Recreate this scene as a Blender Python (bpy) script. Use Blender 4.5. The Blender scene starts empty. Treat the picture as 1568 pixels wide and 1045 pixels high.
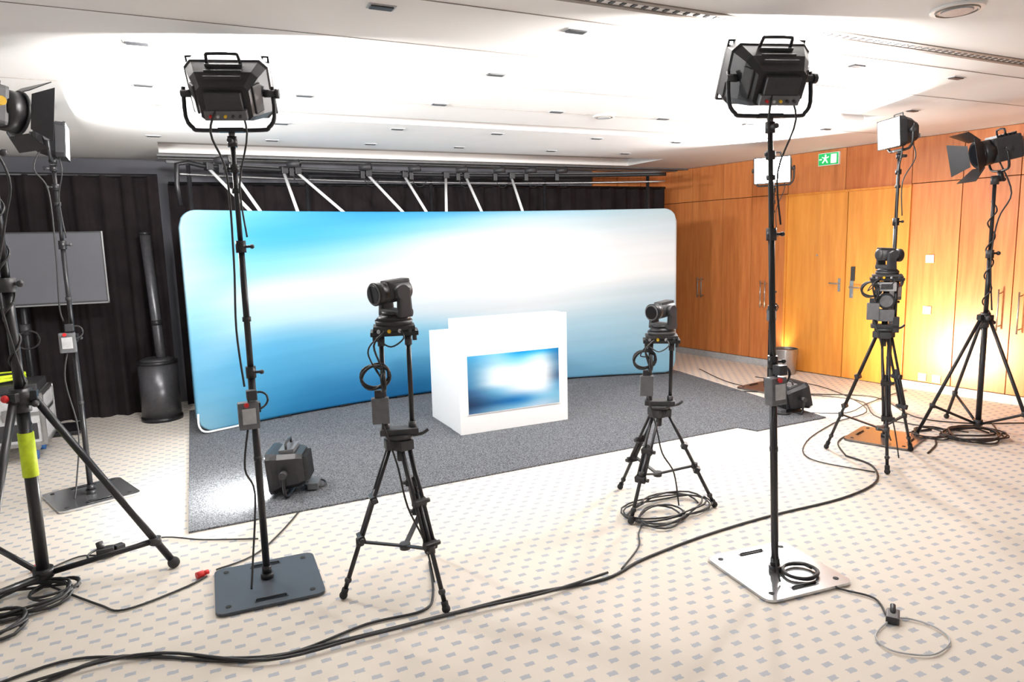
import bpy, bmesh, math, random
import numpy as np
from mathutils import Matrix, Vector
random.seed(4)
SC=bpy.context.scene
CH=2.77
# ---------------------------------------------------------------- materials
def srgb(c):
    o=[]
    for v in c:
        v=v/255.0
        o.append(v/12.92 if v<=0.04045 else ((v+0.055)/1.055)**2.4)
    return o
MATS={}
def mat(name,rgb,rough=0.5,metal=0.0,emit=0.0,var=0.12,scale=30,spec=None,ecol=None):
    if name in MATS: return MATS[name]
    m=bpy.data.materials.new(name); m.use_nodes=True
    nt=m.node_tree; b=nt.nodes['Principled BSDF']
    c=srgb(rgb)
    n=nt.nodes.new('ShaderNodeTexNoise'); n.inputs['Scale'].default_value=scale; n.inputs['Detail'].default_value=3
    tc=nt.nodes.new('ShaderNodeTexCoord'); nt.links.new(tc.outputs['Object'],n.inputs['Vector'])
    r=nt.nodes.new('ShaderNodeValToRGB')
    r.color_ramp.elements[0].position=0.3; r.color_ramp.elements[1].position=0.7
    r.color_ramp.elements[0].color=[v*(1-var) for v in c]+[1]
    r.color_ramp.elements[1].color=[min(1,v*(1+var)) for v in c]+[1]
    nt.links.new(n.outputs['Fac'],r.inputs['Fac']); nt.links.new(r.outputs['Color'],b.inputs['Base Color'])
    b.inputs['Roughness'].default_value=rough; b.inputs['Metallic'].default_value=metal
    if spec is not None: b.inputs['Specular IOR Level'].default_value=spec
    if emit>0:
        b.inputs['Emission Color'].default_value=(srgb(ecol) if ecol else c)+[1]
        b.inputs['Emission Strength'].default_value=emit
    MATS[name]=m; return m
BLK=mat('black_metal',(38,38,41),0.38,0.3)
BLP=mat('black_plastic',(46,46,49),0.5)
RUB=mat('rubber',(26,26,28),0.75)
CAB=mat('cable_black',(34,34,36),0.55)
STL=mat('steel',(170,170,172),0.28,0.9,var=0.05)
PLT=mat('base_plate_steel',(195,197,200),0.20,0.85,var=0.05,scale=6)
PLB=mat('base_plate_brushed',(135,132,132),0.3,0.8,var=0.05,scale=6)
PLD=mat('base_plate_painted',(62,68,76),0.45,0.2,var=0.06,scale=8)
GRY=mat('grey_plastic',(96,97,100),0.5)
LGR=mat('light_grey_plastic',(175,176,178),0.45)
RED=mat('red_plastic',(200,30,30),0.45)
YEL=mat('yellow_knob',(225,180,30),0.5)
LIM=mat('lime_tape',(205,228,40),0.6)
WHT=mat('white_plastic',(235,235,235),0.4,var=0.03)
LED=mat('led_emitter',(255,255,255),0.5,emit=50,ecol=(255,252,246))
GLS=mat('lens_glass',(14,14,20),0.05,0.0,var=0.02)
WTB=mat('white_tube',(230,232,235),0.35,var=0.03)
CUR=mat('black_drape',(36,31,33),0.95,var=0.2,scale=5,spec=0.1)
def math_node(nt,op,a,b=None,c=None):
    n=nt.nodes.new('ShaderNodeMath'); n.operation=op
    for i,v in enumerate((a,b,c)):
        if v is None: continue
        if isinstance(v,(int,float)): n.inputs[i].default_value=v
        else: nt.links.new(v,n.inputs[i])
    return n.outputs[0]
def mixrgb(nt,f,a,b):
    n=nt.nodes.new('ShaderNodeMix'); n.data_type='RGBA'
    if isinstance(f,(int,float)): n.inputs[0].default_value=f
    else: nt.links.new(f,n.inputs[0])
    for i,v in ((6,a),(7,b)):
        if isinstance(v,(list,tuple)): n.inputs[i].default_value=list(v)[:3]+[1]
        else: nt.links.new(v,n.inputs[i])
    return n.outputs[2]
def floor_mat():
    m=bpy.data.materials.new('patterned_carpet'); m.use_nodes=True; nt=m.node_tree; b=nt.nodes['Principled BSDF']
    tc=nt.nodes.new('ShaderNodeTexCoord'); sp=nt.nodes.new('ShaderNodeSeparateXYZ'); nt.links.new(tc.outputs['Object'],sp.inputs[0])
    x,y=sp.outputs[0],sp.outputs[1]
    wn=nt.nodes.new('ShaderNodeTexNoise'); wn.inputs['Scale'].default_value=90; nt.links.new(tc.outputs['Object'],wn.inputs['Vector'])
    wob=math_node(nt,'MULTIPLY',math_node(nt,'SUBTRACT',wn.outputs['Fac'],0.5),0.16)
    py=0.072; px=0.108
    v=math_node(nt,'DIVIDE',y,py); row=math_node(nt,'FLOOR',v); fv=math_node(nt,'SUBTRACT',v,row)
    par=math_node(nt,'MULTIPLY',math_node(nt,'FLOORED_MODULO',row,2.0),0.5)
    u=math_node(nt,'ADD',math_node(nt,'DIVIDE',x,px),par); fu=math_node(nt,'SUBTRACT',u,math_node(nt,'FLOOR',u))
    du=math_node(nt,'ABSOLUTE',math_node(nt,'SUBTRACT',math_node(nt,'ADD',fu,wob),0.5))
    dv=math_node(nt,'ABSOLUTE',math_node(nt,'SUBTRACT',math_node(nt,'ADD',fv,wob),0.5))
    mk=math_node(nt,'MULTIPLY',math_node(nt,'LESS_THAN',du,0.20),math_node(nt,'LESS_THAN',dv,0.19))
    n2=nt.nodes.new('ShaderNodeTexNoise'); n2.inputs['Scale'].default_value=1.1; n2.inputs['Detail'].default_value=5; nt.links.new(tc.outputs['Object'],n2.inputs['Vector'])
    base=mixrgb(nt,n2.outputs['Fac'],srgb((219,210,198)),srgb((236,229,219)))
    n3=nt.nodes.new('ShaderNodeTexNoise'); n3.inputs['Scale'].default_value=250; nt.links.new(tc.outputs['Object'],n3.inputs['Vector'])
    base=mixrgb(nt,math_node(nt,'MULTIPLY',n3.outputs['Fac'],0.2),base,srgb((190,176,162)))
    col=mixrgb(nt,math_node(nt,'MULTIPLY',mk,0.58),base,srgb((134,150,174)))
    nt.links.new(col,b.inputs['Base Color']); b.inputs['Roughness'].default_value=0.95; b.inputs['Specular IOR Level'].default_value=0.1
    bp=nt.nodes.new('ShaderNodeBump'); bp.inputs['Strength'].default_value=0.2; bp.inputs['Distance'].default_value=0.004
    nt.links.new(n3.outputs['Fac'],bp.inputs['Height']); nt.links.new(bp.outputs[0],b.inputs['Normal'])
    return m
def rug_mat():
    m=bpy.data.materials.new('grey_carpet'); m.use_nodes=True; nt=m.node_tree; b=nt.nodes['Principled BSDF']
    tc=nt.nodes.new('ShaderNodeTexCoord')
    n=nt.nodes.new('ShaderNodeTexNoise'); n.inputs['Scale'].default_value=110; n.inputs['Detail'].default_value=4; nt.links.new(tc.outputs['Object'],n.inputs['Vector'])
    r=nt.nodes.new('ShaderNodeValToRGB'); r.color_ramp.elements[0].position=0.35; r.color_ramp.elements[1].position=0.68
    r.color_ramp.elements[0].color=srgb((54,56,60))+[1]; r.color_ramp.elements[1].color=srgb((130,133,138))+[1]
    nt.links.new(n.outputs['Fac'],r.inputs['Fac']); nt.links.new(r.outputs['Color'],b.inputs['Base Color'])
    b.inputs['Roughness'].default_value=0.97; b.inputs['Specular IOR Level'].default_value=0.1
    bp=nt.nodes.new('ShaderNodeBump'); bp.inputs['Strength'].default_value=0.5; bp.inputs['Distance'].default_value=0.005
    nt.links.new(n.outputs['Fac'],bp.inputs['Height']); nt.links.new(bp.outputs[0],b.inputs['Normal'])
    return m
def wood_mat(name,dark,light,rough=0.35):
    m=bpy.data.materials.new(name); m.use_nodes=True; nt=m.node_tree; b=nt.nodes['Principled BSDF']
    tc=nt.nodes.new('ShaderNodeTexCoord'); mp=nt.nodes.new('ShaderNodeMapping'); mp.inputs['Scale'].default_value=(9,9,0.7)
    nt.links.new(tc.outputs['Object'],mp.inputs['Vector'])
    n=nt.nodes.new('ShaderNodeTexNoise'); n.inputs['Scale'].default_value=2.2; n.inputs['Detail'].default_value=7; n.inputs['Roughness'].default_value=0.6
    nt.links.new(mp.outputs[0],n.inputs['Vector'])
    g=nt.nodes.new('ShaderNodeNewGeometry')
    off=math_node(nt,'MULTIPLY',math_node(nt,'SUBTRACT',g.outputs['Random Per Island'],0.5),0.4)
    fac=math_node(nt,'ADD',n.outputs['Fac'],off)
    r=nt.nodes.new('ShaderNodeValToRGB'); r.color_ramp.elements[0].position=0.25; r.color_ramp.elements[1].position=0.75
    r.color_ramp.elements[0].color=srgb(dark)+[1]; r.color_ramp.elements[1].color=srgb(light)+[1]
    nt.links.new(fac,r.inputs['Fac']); nt.links.new(r.outputs['Color'],b.inputs['Base Color'])
    b.inputs['Roughness'].default_value=rough
    return m
WOOD=wood_mat('cherry_wood_panel',(180,102,54),(214,138,80))
WOODD=wood_mat('cherry_wood_door',(200,122,44),(224,152,66))
GAP=mat('panel_gap',(70,34,16),0.8)
CEIL=mat('ceiling_paint',(230,228,227),0.9,var=0.02,scale=2)
CEILD=mat('ceiling_slot',(190,186,183),0.9,var=0.03,scale=2)
WBK=mat('wall_grey',(92,92,98),0.9,var=0.05,scale=2)
GRL=mat('grille',(140,130,122),0.6,0.2)
# ---------------------------------------------------------------- builder
def catmull(pts,n=6,closed=False):
    P=[Vector(p) for p in pts]
    if len(P)<3 and not closed: return P
    out=[]; N=len(P); rng=range(N if closed else N-1)
    for i in rng:
        if closed: a,b,c,d=P[(i-1)%N],P[i],P[(i+1)%N],P[(i+2)%N]
        else: a,b,c,d=P[max(i-1,0)],P[i],P[i+1],P[min(i+2,N-1)]
        for k in range(n):
            t=k/n
            out.append(0.5*((2*b)+(c-a)*t+(2*a-5*b+4*c-d)*t*t+(3*b-a-3*c+d)*t**3))
    if not closed: out.append(P[-1])
    return out
class Bld:
    def __init__(s): s.bm=bmesh.new(); s.mats=[]; s.M=Matrix.Identity(4)
    def mi(s,m):
        if m not in s.mats: s.mats.append(m)
        return s.mats.index(m)
    def add(s,t,m,smooth=False,T=None):
        T=s.M@(T if T is not None else Matrix.Identity(4))
        i=s.mi(m); vm={}
        for v in t.verts: vm[v]=s.bm.verts.new(T@v.co)
        for f in t.faces:
            try:
                nf=s.bm.faces.new([vm[v] for v in f.verts]); nf.material_index=i; nf.smooth=f.smooth if smooth is None else smooth
            except ValueError: pass
        t.free()
    def box(s,c,size,m,rot=(0,0,0),bevel=0.0,top=None):
        t=bmesh.new(); bmesh.ops.create_cube(t,size=1)
        for v in t.verts:
            x,y,z=v.co
            if top and z>0: x*=top[0]; y*=top[1]
            v.co=Vector((x*size[0],y*size[1],z*size[2]))
        if bevel>0: bmesh.ops.bevel(t,geom=t.edges[:]+t.verts[:],offset=bevel,segments=2,affect='EDGES',profile=0.7)
        R=Matrix.Rotation(rot[2],4,'Z')@Matrix.Rotation(rot[1],4,'Y')@Matrix.Rotation(rot[0],4,'X')
        s.add(t,m,False,Matrix.Translation(c)@R)
    def cyl(s,p0,p1,r0,m,r1=None,seg=14,cap=True):
        if r1 is None: r1=r0
        p0=Vector(p0); p1=Vector(p1); d=p1-p0; L=d.length
        if L<1e-6: return
        t=bmesh.new(); bmesh.ops.create_cone(t,cap_ends=cap,segments=seg,radius1=r0,radius2=r1,depth=L)
        for f in t.faces: f.smooth=len(f.verts)==4
        q=Vector((0,0,1)).rotation_difference(d.normalized()).to_matrix().to_4x4()
        s.add(t,m,None,Matrix.Translation((p0+p1)/2)@q)
    def sph(s,c,r,m,sc=(1,1,1),seg=16):
        t=bmesh.new(); bmesh.ops.create_uvsphere(t,u_segments=seg,v_segments=seg//2,radius=r)
        s.add(t,m,True,Matrix.Translation(c)@Matrix.Diagonal((*sc,1)))
    def tube(s,pts,r,m,seg=8,closed=False,n=5,smooth=True):
        P=catmull(pts,n,closed) if smooth else [Vector(p) for p in pts]
        t=bmesh.new(); rings=[]; N=len(P); prev=None
        for i in range(N):
            if closed: d=P[(i+1)%N]-P[i-1]
            else: d=P[min(i+1,N-1)]-P[max(i-1,0)]
            d=d.normalized() if d.length>1e-9 else Vector((0,0,1))
            if prev is None:
                a=d.cross(Vector((0,0,1)))
                if a.length<0.05: a=d.cross(Vector((1,0,0)))
            else: a=prev-d*prev.dot(d)
            a=a.normalized(); prev=a; b=d.cross(a)
            rings.append([t.verts.new(P[i]+(a*math.cos(2*math.pi*k/seg)+b*math.sin(2*math.pi*k/seg))*r) for k in range(seg)])
        for i in range(N if closed else N-1):
            A,Bq=rings[i],rings[(i+1)%N]
            for k in range(seg): t.faces.new((A[k],A[(k+1)%seg],Bq[(k+1)%seg],Bq[k]))
        if not closed: t.faces.new(rings[0][::-1]); t.faces.new(rings[-1])
        s.add(t,m,True)
    def coil(s,c,R,r,m,turns=3,axis='Z',jit=0.15,sx=1,sy=1):
        pts=[]
        for k in range(turns*12+1):
            a=k*math.tau/12; rr=R*(1+jit*math.sin(a*0.37+k*0.9)*0.5)
            x,y,z=rr*math.cos(a)*sx,rr*math.sin(a)*sy,abs(math.sin(a*0.5+k*.1))*r*2.2*jit*5
            pts.append((c[0]+x,c[1]+y,c[2]+z) if axis=='Z' else ((c[0]+x,c[1]+z,c[2]+y) if axis=='Y' else (c[0]+z,c[1]+x,c[2]+y)))
        s.tube(pts,r,m,seg=6,n=2)
    def loft(s,secs,m,smooth=False):
        t=bmesh.new(); R=[]
        for w,h,y,cz in secs:
            c=min(w,h)*0.12
            q=[(-w/2+c,-h/2),(w/2-c,-h/2),(w/2,-h/2+c),(w/2,h/2-c),(w/2-c,h/2),(-w/2+c,h/2),(-w/2,h/2-c),(-w/2,-h/2+c)]
            R.append([t.verts.new((a,y,b+cz)) for a,b in q])
        for i in range(len(R)-1):
            for k in range(8): t.faces.new((R[i][k],R[i][(k+1)%8],R[i+1][(k+1)%8],R[i+1][k]))
        t.faces.new(R[0][::-1]); t.faces.new(R[-1])
        bmesh.ops.recalc_face_normals(t,faces=t.faces[:])
        s.add(t,m,smooth)
    def prism(s,poly,z0,z1,m,bevel=0.0):
        t=bmesh.new(); a=[t.verts.new((x,y,z0)) for x,y in poly]; b=[t.verts.new((x,y,z1)) for x,y in poly]; n=len(a)
        t.faces.new(a[::-1]); t.faces.new(b)
        for k in range(n): t.faces.new((a[k],a[(k+1)%n],b[(k+1)%n],b[k]))
        bmesh.ops.recalc_face_normals(t,faces=t.faces[:])
        s.add(t,m)
    def make(s,name,loc=(0,0,0),rz=0.0,parent=None,lean=None):
        if lean:
            for v in s.bm.verts:
                k=max(0,v.co.z-.03); v.co.x+=lean[0]*k; v.co.y+=lean[1]*k
        me=bpy.data.meshes.new(name); s.bm.normal_update(); s.bm.to_mesh(me); s.bm.free()
        for m in s.mats: me.materials.append(m)
        o=bpy.data.objects.new(name,me); o.location=loc; o.rotation_euler=(0,0,rz)
        SC.collection.objects.link(o)
        if parent: o.parent=parent
        return o
def T(x,y,z): return Matrix.Translation((x,y,z))
def RX(a): return Matrix.Rotation(math.radians(a),4,'X')
def RY(a): return Matrix.Rotation(math.radians(a),4,'Y')
def RZ(a): return Matrix.Rotation(math.radians(a),4,'Z')
def yaw_to(dx,dy): # local +Y -> dir
    return math.degrees(math.atan2(-dx,dy))
def area_light(name,parent,M,w,h,power,col=(1,0.98,0.95),spread=180):
    l=bpy.data.lights.new(name,'AREA'); l.shape='RECTANGLE'; l.size=w; l.size_y=h; l.energy=power; l.color=col; l.spread=math.radians(spread)
    o=bpy.data.objects.new(name,l); SC.collection.objects.link(o); o.parent=parent
    o.matrix_local=M@RX(90)
    return o
# ---------------------------------------------------------------- room shell
b=Bld(); b.box((2.2,3.5,-0.05),(13,13,0.1),floor_mat()); b.make('floor')
b=Bld()
X0,X1,Y0,Y1=-4.3,8.6,-3,9.0
slots=[(4.28,4.50),(5.58,5.86),(7.42,8.2)]
sx0,sx1=-0.08,5.75
def quad(b,x0,y0,x1,y1,z0,z1,m): b.box(((x0+x1)/2,(y0+y1)/2,(z0+z1)/2),(x1-x0,y1-y0,z1-z0),m)
quad(b,X0,Y0,sx0,Y1,CH,CH+.12,CEIL); quad(b,sx1,Y0,X1,Y1,CH,CH+.12,CEIL)
ys=[Y0]+[v for s in slots for v in s]+[Y1]
for i in range(0,len(ys),2): quad(b,sx0,ys[i],sx1,ys[i+1],CH,CH+.12,CEIL)
for (a,c) in slots: quad(b,sx0,a,sx1,c,CH+.09,CH+.119,CEILD)
b.make('ceiling')
b=Bld()
for y in (2.62,2.70): quad(b,-4,y-.014,8.0,y+.014,CH-.006,CH+.001,GRL)
for k in range(200):
    x=-3.9+k*0.058
    b.box((x,2.66,CH-.002),(0.02,0.03,0.005),BLP)
quad(b,-4,2.92,8,2.926,CH-.003,CH+.001,GRL)
quad(b,-.1,8.32,6.9,8.38,CH-.02,CH+.001,GRY)
quad(b,-.1,8.55,6.9,8.6,CH-.02,CH+.001,GRY)
quad(b,-4,5.0,8,5.004,CH-.002,CH+.001,GRL)
quad(b,-4,3.55,8,3.556,CH-.002,CH+.001,GRL)
b.make('ceiling_air_grille')
b=Bld()
for y,xs in ((3.07,(.88,1.85,3.84,4.8,5.8)),(4.0,(-.09,1.84,3.8,5.7)),(4.96,(-.1,.86,1.82,2.8,3.84,4.8,5.8)),(6.1,(.86,1.84,2.8,3.9,4.9)),(7.05,(-.1,.9,1.84,2.79,3.9,4.9)) ):
    for x in xs:
        b.box((x,y,CH-.005),(.10,.045,.010),BLP,bevel=.003); b.box((x,y,CH-.001),(.12,.065,.006),LGR)
b.make('ceiling_downlights')
b=Bld()
for x,y,r in ((3.34,2.15,.11),(3.27,5.0,.09)):
    b.cyl((x,y,CH-.012),(x,y,CH+.001),r,WHT,seg=32); b.cyl((x,y,CH-.02),(x,y,CH-.01),r*.6,LGR,seg=32); b.tube([(x+r*.8*math.cos(a*math.tau/16),y+r*.8*math.sin(a*math.tau/16),CH-.014) for a in range(16)],.004,GRL,closed=True,n=2)
b.make('smoke_detector')
b=Bld(); quad(b,-4.3,8.9,7.3,9.05,0,CH,WBK); b.make('wall_back')
b=Bld()
for i in range(3): quad(b,5.6+i*.43,8.87,6.02+i*.43,8.9,0,CH-.01,WOOD)
b.make('trim_1')
A=Vector((6.9,8.49,0)); Bp=Vector((7.42,4.6,0)); u=(Bp-A).normalized()
nrm=Vector((u.y,-u.x,0))
if nrm.x>0: nrm=-nrm
WM=Matrix(((u.x,nrm.x,0,A.x),(u.y,nrm.y,0,A.y),(0,0,1,0),(0,0,0,1)))
def wallobj(b,name):
    o=b.make(name); o.matrix_world=WM; return o
b=Bld()
b.box((4.5,-0.08,CH/2),(10.4,.1,CH),GAP)
def panel(b,s0,s1,z0,z1,m=WOOD,g=.004,y=-.03):
    b.box(((s0+s1)/2,y+.015,(z0+z1)/2),(s1-s0-2*g,.03,z1-z0-2*g),m,bevel=.002)
js=[-.45,.24,.81,1.30,1.85]
for i in range(4): panel(b,js[i],js[i+1],.09,2.28); panel(b,js[i],js[i+1],2.28,CH)
panel(b,1.85,2.63,2.27,CH); panel(b,2.63,3.40,2.27,CH)
js=[3.40,3.92,4.44,4.96,5.5,6.2,6.9,7.6,8.3,9.0,9.6]
for i in range(len(js)-1): panel(b,js[i],js[i+1],.09,2.28); panel(b,js[i],js[i+1],2.28,CH)
wallobj(b,'wall_right')
b=Bld(); b.box((.70,.012,.045),(2.3,.02,.09),LGR,bevel=.003); b.box((6.5,.012,.045),(6.2,.02,.09),LGR,bevel=.003); wallobj(b,'baseboard_right')
for k,(s0,s1) in enumerate(((1.87,2.675),(2.685,3.385))):
    b=Bld(); b.box(((s0+s1)/2,-.002,1.13),(s1-s0,.035,2.24),WOODD,bevel=.004)
    if k==1:
        b.box((2.77,.02,1.10),(.045,.012,.22),STL,bevel=.004)
        b.cyl((2.77,.02,1.12),(2.77,.07,1.12),.011,STL); b.tube([(2.77,.07,1.12),(2.82,.075,1.12),(2.90,.07,1.12)],.010,STL)
        b.cyl((2.77,.02,1.03),(2.77,.035,1.03),.014,STL)
        b.box((2.78,.02,1.28),(.05,.02,.17),BLP,bevel=.006)
    else:
        b.box((2.61,.02,1.14),(.03,.012,.16),STL,bevel=.004); b.cyl((2.61,.02,1.16),(2.61,.06,1.16),.009,STL); b.tube([(2.61,.06,1.16),(2.56,.065,1.16),(2.5,.06,1.16)],.009,STL)
        b.cyl((2.3,.012,1.5),(2.3,.022,1.5),.012,STL)
    wallobj(b,'door_%d'%(k+1))
b=Bld()
b.box((1.855,.01,1.13),(.025,.04,2.26),WOODD,bevel=.003); b.box((3.40,.01,1.13),(.025,.04,2.26),WOODD,bevel=.003); b.box((2.628,.01,2.262),(1.57,.04,.025),WOODD,bevel=.003)
wallobj(b,'trim_2')
b=Bld()
for s,z,h in ((.40,1.03,.30),(.47,1.03,.30),(1.50,.98,.36),(1.57,.98,.36),(4.34,.95,.42),(4.52,.93,.42),(5.4,.93,.42)):
    b.cyl((s,.05,z-h/2),(s,.05,z+h/2),.008,STL)
    for q in (-.4,.4): b.cyl((s,0.001,z+h*q),(s,.05,z+h*q),.006,STL)
wallobj(b,'cabinet_pull_handles')
b=Bld()
for s,z in ((3.64,1.46),(3.64,.90)):
    b.box((s,.008,z),(.085,.012,.085),WHT,bevel=.004); b.box((s,.016,z),(.055,.008,.055),WHT,bevel=.003)
wallobj(b,'light_switch')
b=Bld()
for s,z in ((3.63,.15),(3.78,.15)):
    b.box((s,.008,z),(.085,.012,.085),WHT,bevel=.004); b.cyl((s,.012,z),(s,.018,z),.022,LGR)
wallobj(b,'wall_socket')
GRN=mat('exit_green',(30,170,90),0.4,emit=.55); SGW=mat('exit_white',(240,250,240),0.4,emit=1.0)
b=Bld(); b.box((2.42,.02,2.655),(.27,.035,.15),WHT,bevel=.004); b.box((2.42,.039,2.655),(.255,.004,.135),GRN)
b.box((2.49,.042,2.655),(.07,.004,.105),SGW)
b.sph((2.385,.043,2.70),.011,SGW,(1,.2,1))
b.box((2.38,.043,2.665),(.022,.003,.045),SGW,rot=(0,.35,0)); b.box((2.36,.043,2.63),(.012,.003,.045),SGW,rot=(0,.7,0)); b.box((2.40,.043,2.63),(.012,.003,.045),SGW,rot=(0,-.5,0))
b.box((2.355,.043,2.675),(.035,.003,.010),SGW,rot=(0,.4,0)); b.box((2.41,.043,2.675),(.035,.003,.010),SGW,rot=(0,-.4,0))
b.box((2.32,.043,2.655),(.03,.003,.012),SGW)
wallobj(b,'exit_sign')
# ---------------------------------------------------------------- drapes
def curtain(name,x0,y0,x1,y1,z0,z1,folds,amp,seed=1):
    rnd=random.Random(seed); nx=folds*10; nz=14
    ph=[rnd.uniform(-1,1) for _ in range(folds+2)]
    t=bmesh.new(); V=[]
    L=math.hypot(x1-x0,y1-y0); dx,dy=(x1-x0)/L,(y1-y0)/L
    for j in range(nz+1):
        z=z0+(z1-z0)*j/nz; row=[]
        for i in range(nx+1):
            s=i/nx; k=s*folds; q=ph[int(k)]*(1-k%1)+ph[int(k)+1]*(k%1)
            a=amp*(0.75+0.4*q)*(1.0-.35*(j/nz))
            o=a*math.sin(k*math.tau+q*1.4+0.25*math.sin(z*1.3+q*3))+a*.3*math.sin(k*2.7*math.tau+z*.8)
            row.append(t.verts.new((x0+(x1-x0)*s-dy*o+dx*q*.02,y0+(y1-y0)*s+dx*o,z)))
        V.append(row)
    for j in range(nz):
        for i in range(nx): t.faces.new((V[j][i],V[j][i+1],V[j+1][i+1],V[j+1][i]))
    bb=Bld(); bb.add(t,CUR,True)
    bb.cyl((x0,y0,z1),(x1,y1,z1),.02,BLK)
    return bb.make(name)
curtain('black_stage_curtain',-4.2,8.62,-.12,8.50,0.0,2.56,18,.065,3)
curtain('black_stage_curtain',-.02,8.70,6.62,8.50,0.0,2.50,30,.05,7)
# ---------------------------------------------------------------- backdrop
def colmat(name,rough,emit=0.0):
    m=bpy.data.materials.new(name); m.use_nodes=True; nt=m.node_tree; p=nt.nodes['Principled BSDF']
    a=nt.nodes.new('ShaderNodeAttribute'); a.attribute_name='Print'
    nt.links.new(a.outputs['Color'],p.inputs['Base Color']); p.inputs['Roughness'].default_value=rough; p.inputs['Specular IOR Level'].default_value=.2
    if emit: nt.links.new(a.outputs['Color'],p.inputs['Emission Color']); p.inputs['Emission Strength'].default_value=emit
    return m
COLS=[
(0.00,[(0,(138,178,196)),(.14,(142,182,200)),(.32,(158,194,210)),(.46,(134,184,208)),(.60,(108,168,200)),(.80,(92,154,188)),(1,(118,160,180))]),
(0.12,[(0,(92,168,202)),(.12,(66,154,202)),(.27,(122,184,212)),(.38,(190,206,214)),(.50,(172,202,216)),(.66,(84,160,200)),(1,(46,126,170))]),
(0.30,[(0,(58,150,200)),(.10,(80,168,210)),(.23,(156,200,218)),(.36,(208,214,218)),(.52,(182,204,216)),(.66,(100,168,202)),(1,(28,110,166))]),
(0.48,[(0,(70,156,202)),(.06,(120,186,214)),(.16,(200,216,222)),(.34,(232,233,234)),(.54,(198,210,218)),(.68,(124,180,208)),(1,(30,112,166))]),
(0.66,[(0,(128,182,208)),(.05,(180,204,216)),(.14,(218,225,228)),(.34,(240,241,242)),(.56,(206,214,220)),(.74,(152,190,212)),(1,(92,154,194))]),
(0.84,[(0,(160,190,204)),(.07,(188,204,212)),(.2,(218,222,226)),(.36,(234,235,236)),(.50,(200,213,220)),(.70,(160,196,214)),(1,(112,170,202))]),
(1.00,[(0,(172,190,198)),(.1,(190,202,210)),(.24,(214,219,223)),(.36,(222,226,229)),(.48,(190,207,217)),(.72,(160,195,213)),(1,(130,180,204))]),
]
PK=.76
def cr(a,b,c,d,t): return 0.5*((2*b)+(c-a)*t+(2*a-5*b+4*c-d)*t*t+(3*b-a-3*c+d)*t**3)
def printcol(u,v,cols=COLS,k_=1.0):
    n=len(cols); i=0
    while i<n-2 and u>cols[i+1][0]: i+=1
    t=(u-cols[i][0])/(cols[i+1][0]-cols[i][0]); t=min(1,max(0,t))
    idx=[max(i-1,0),i,i+1,min(i+2,n-1)]
    K=[]
    for k in range(7):
        q=[np.array([cols[j][1][k][0]]+list(cols[j][1][k][1]),float) for j in idx]
        K.append(cr(*q,t))
    K[0][0]=0;K[-1][0]=1
    for k in range(6):
        if v<=K[k+1][0] or k==5:
            s=(v-K[k][0])/max(1e-4,K[k+1][0]-K[k][0]); s=min(1,max(0,s)); s=s*s*(3-2*s)*.5+s*.5
            c=K[k][1:]*(1-s)+K[k+1][1:]*s; break
    w=v+0.17*u; st=1.6*math.sin(w*46+1.3)+1.2*math.sin(w*91+u*3)+.8*math.sin(w*170)
    c=c+st*(0.4+0.6*(1-abs(v-.4)))
    return [k_*q for q in srgb([min(253,max(0,x)) for x in c])]
RC=7.0; CX,CY=2.88,0.69; ang=math.asin(2.83/7.0)
def backdrop():
    NU,NV=220,90; z0,z1=.03,2.13; cr_=.16
    t=bmesh.new(); lay=t.verts.layers.float_color.new('Print'); V={}
    L=2*ang*RC; h=z1-z0
    for i in range(NU+1):
        u=i/NU; x=u*L; e=min(x,L-x)
        ins=0.0
        if e<cr_: ins=cr_-math.sqrt(max(0,cr_**2-(cr_-e)**2))
        for j in range(NV+1):
            v=j/NV; y=ins+(h-2*ins)*v
            a=-ang+2*ang*u
            P=(CX+RC*math.sin(a),CY+RC*math.cos(a),z1-y)
            vv=t.verts.new(P); c=printcol(u,y/h,COLS,PK); vv[lay]=(*c,1); V[i,j]=vv
    for i in range(NU):
        for j in range(NV):
            t.faces.new((V[i,j],V[i,j+1],V[i+1,j+1],V[i+1,j]))
    me=bpy.data.meshes.new('curved_printed_backdrop')
    for f in t.faces: f.smooth=True
    t.normal_update(); t.to_mesh(me); t.free()
    me.materials.append(colmat('printed_fabric',.8)); me.materials.append(WTB)
    o=bpy.data.objects.new('curved_printed_backdrop',me); SC.collection.objects.link(o)
    sm=o.modifiers.new('thickness','SOLIDIFY'); sm.thickness=.045; sm.offset=-1 ; sm.material_offset_rim=0
    return o
bd=backdrop()
def arc(a,R,z): return (CX+R*math.sin(a),CY+R*math.cos(a),z)
b=Bld()
for k in range(9):
    a=-ang+.03+(2*ang-.06)*k/8
    b.cyl(arc(a,RC+.07,.02),arc(a,RC+.07,2.05),.018,WTB)
    b.box(arc(a,RC+.12,.024),(.12,.25,.02),BLK,rot=(0,0,-a))
b.make('frame_posts',parent=bd)
b=Bld()
e=-ang
b.tube([arc(e,RC-.01,.22),arc(e,RC-.01,.1),arc(e+.008,RC-.01,.035),arc(e+.03,RC-.01,.026),arc(e+.06,RC-.01,.026)],.010,WTB)
b.make('corner_tube',parent=bd)
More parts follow.
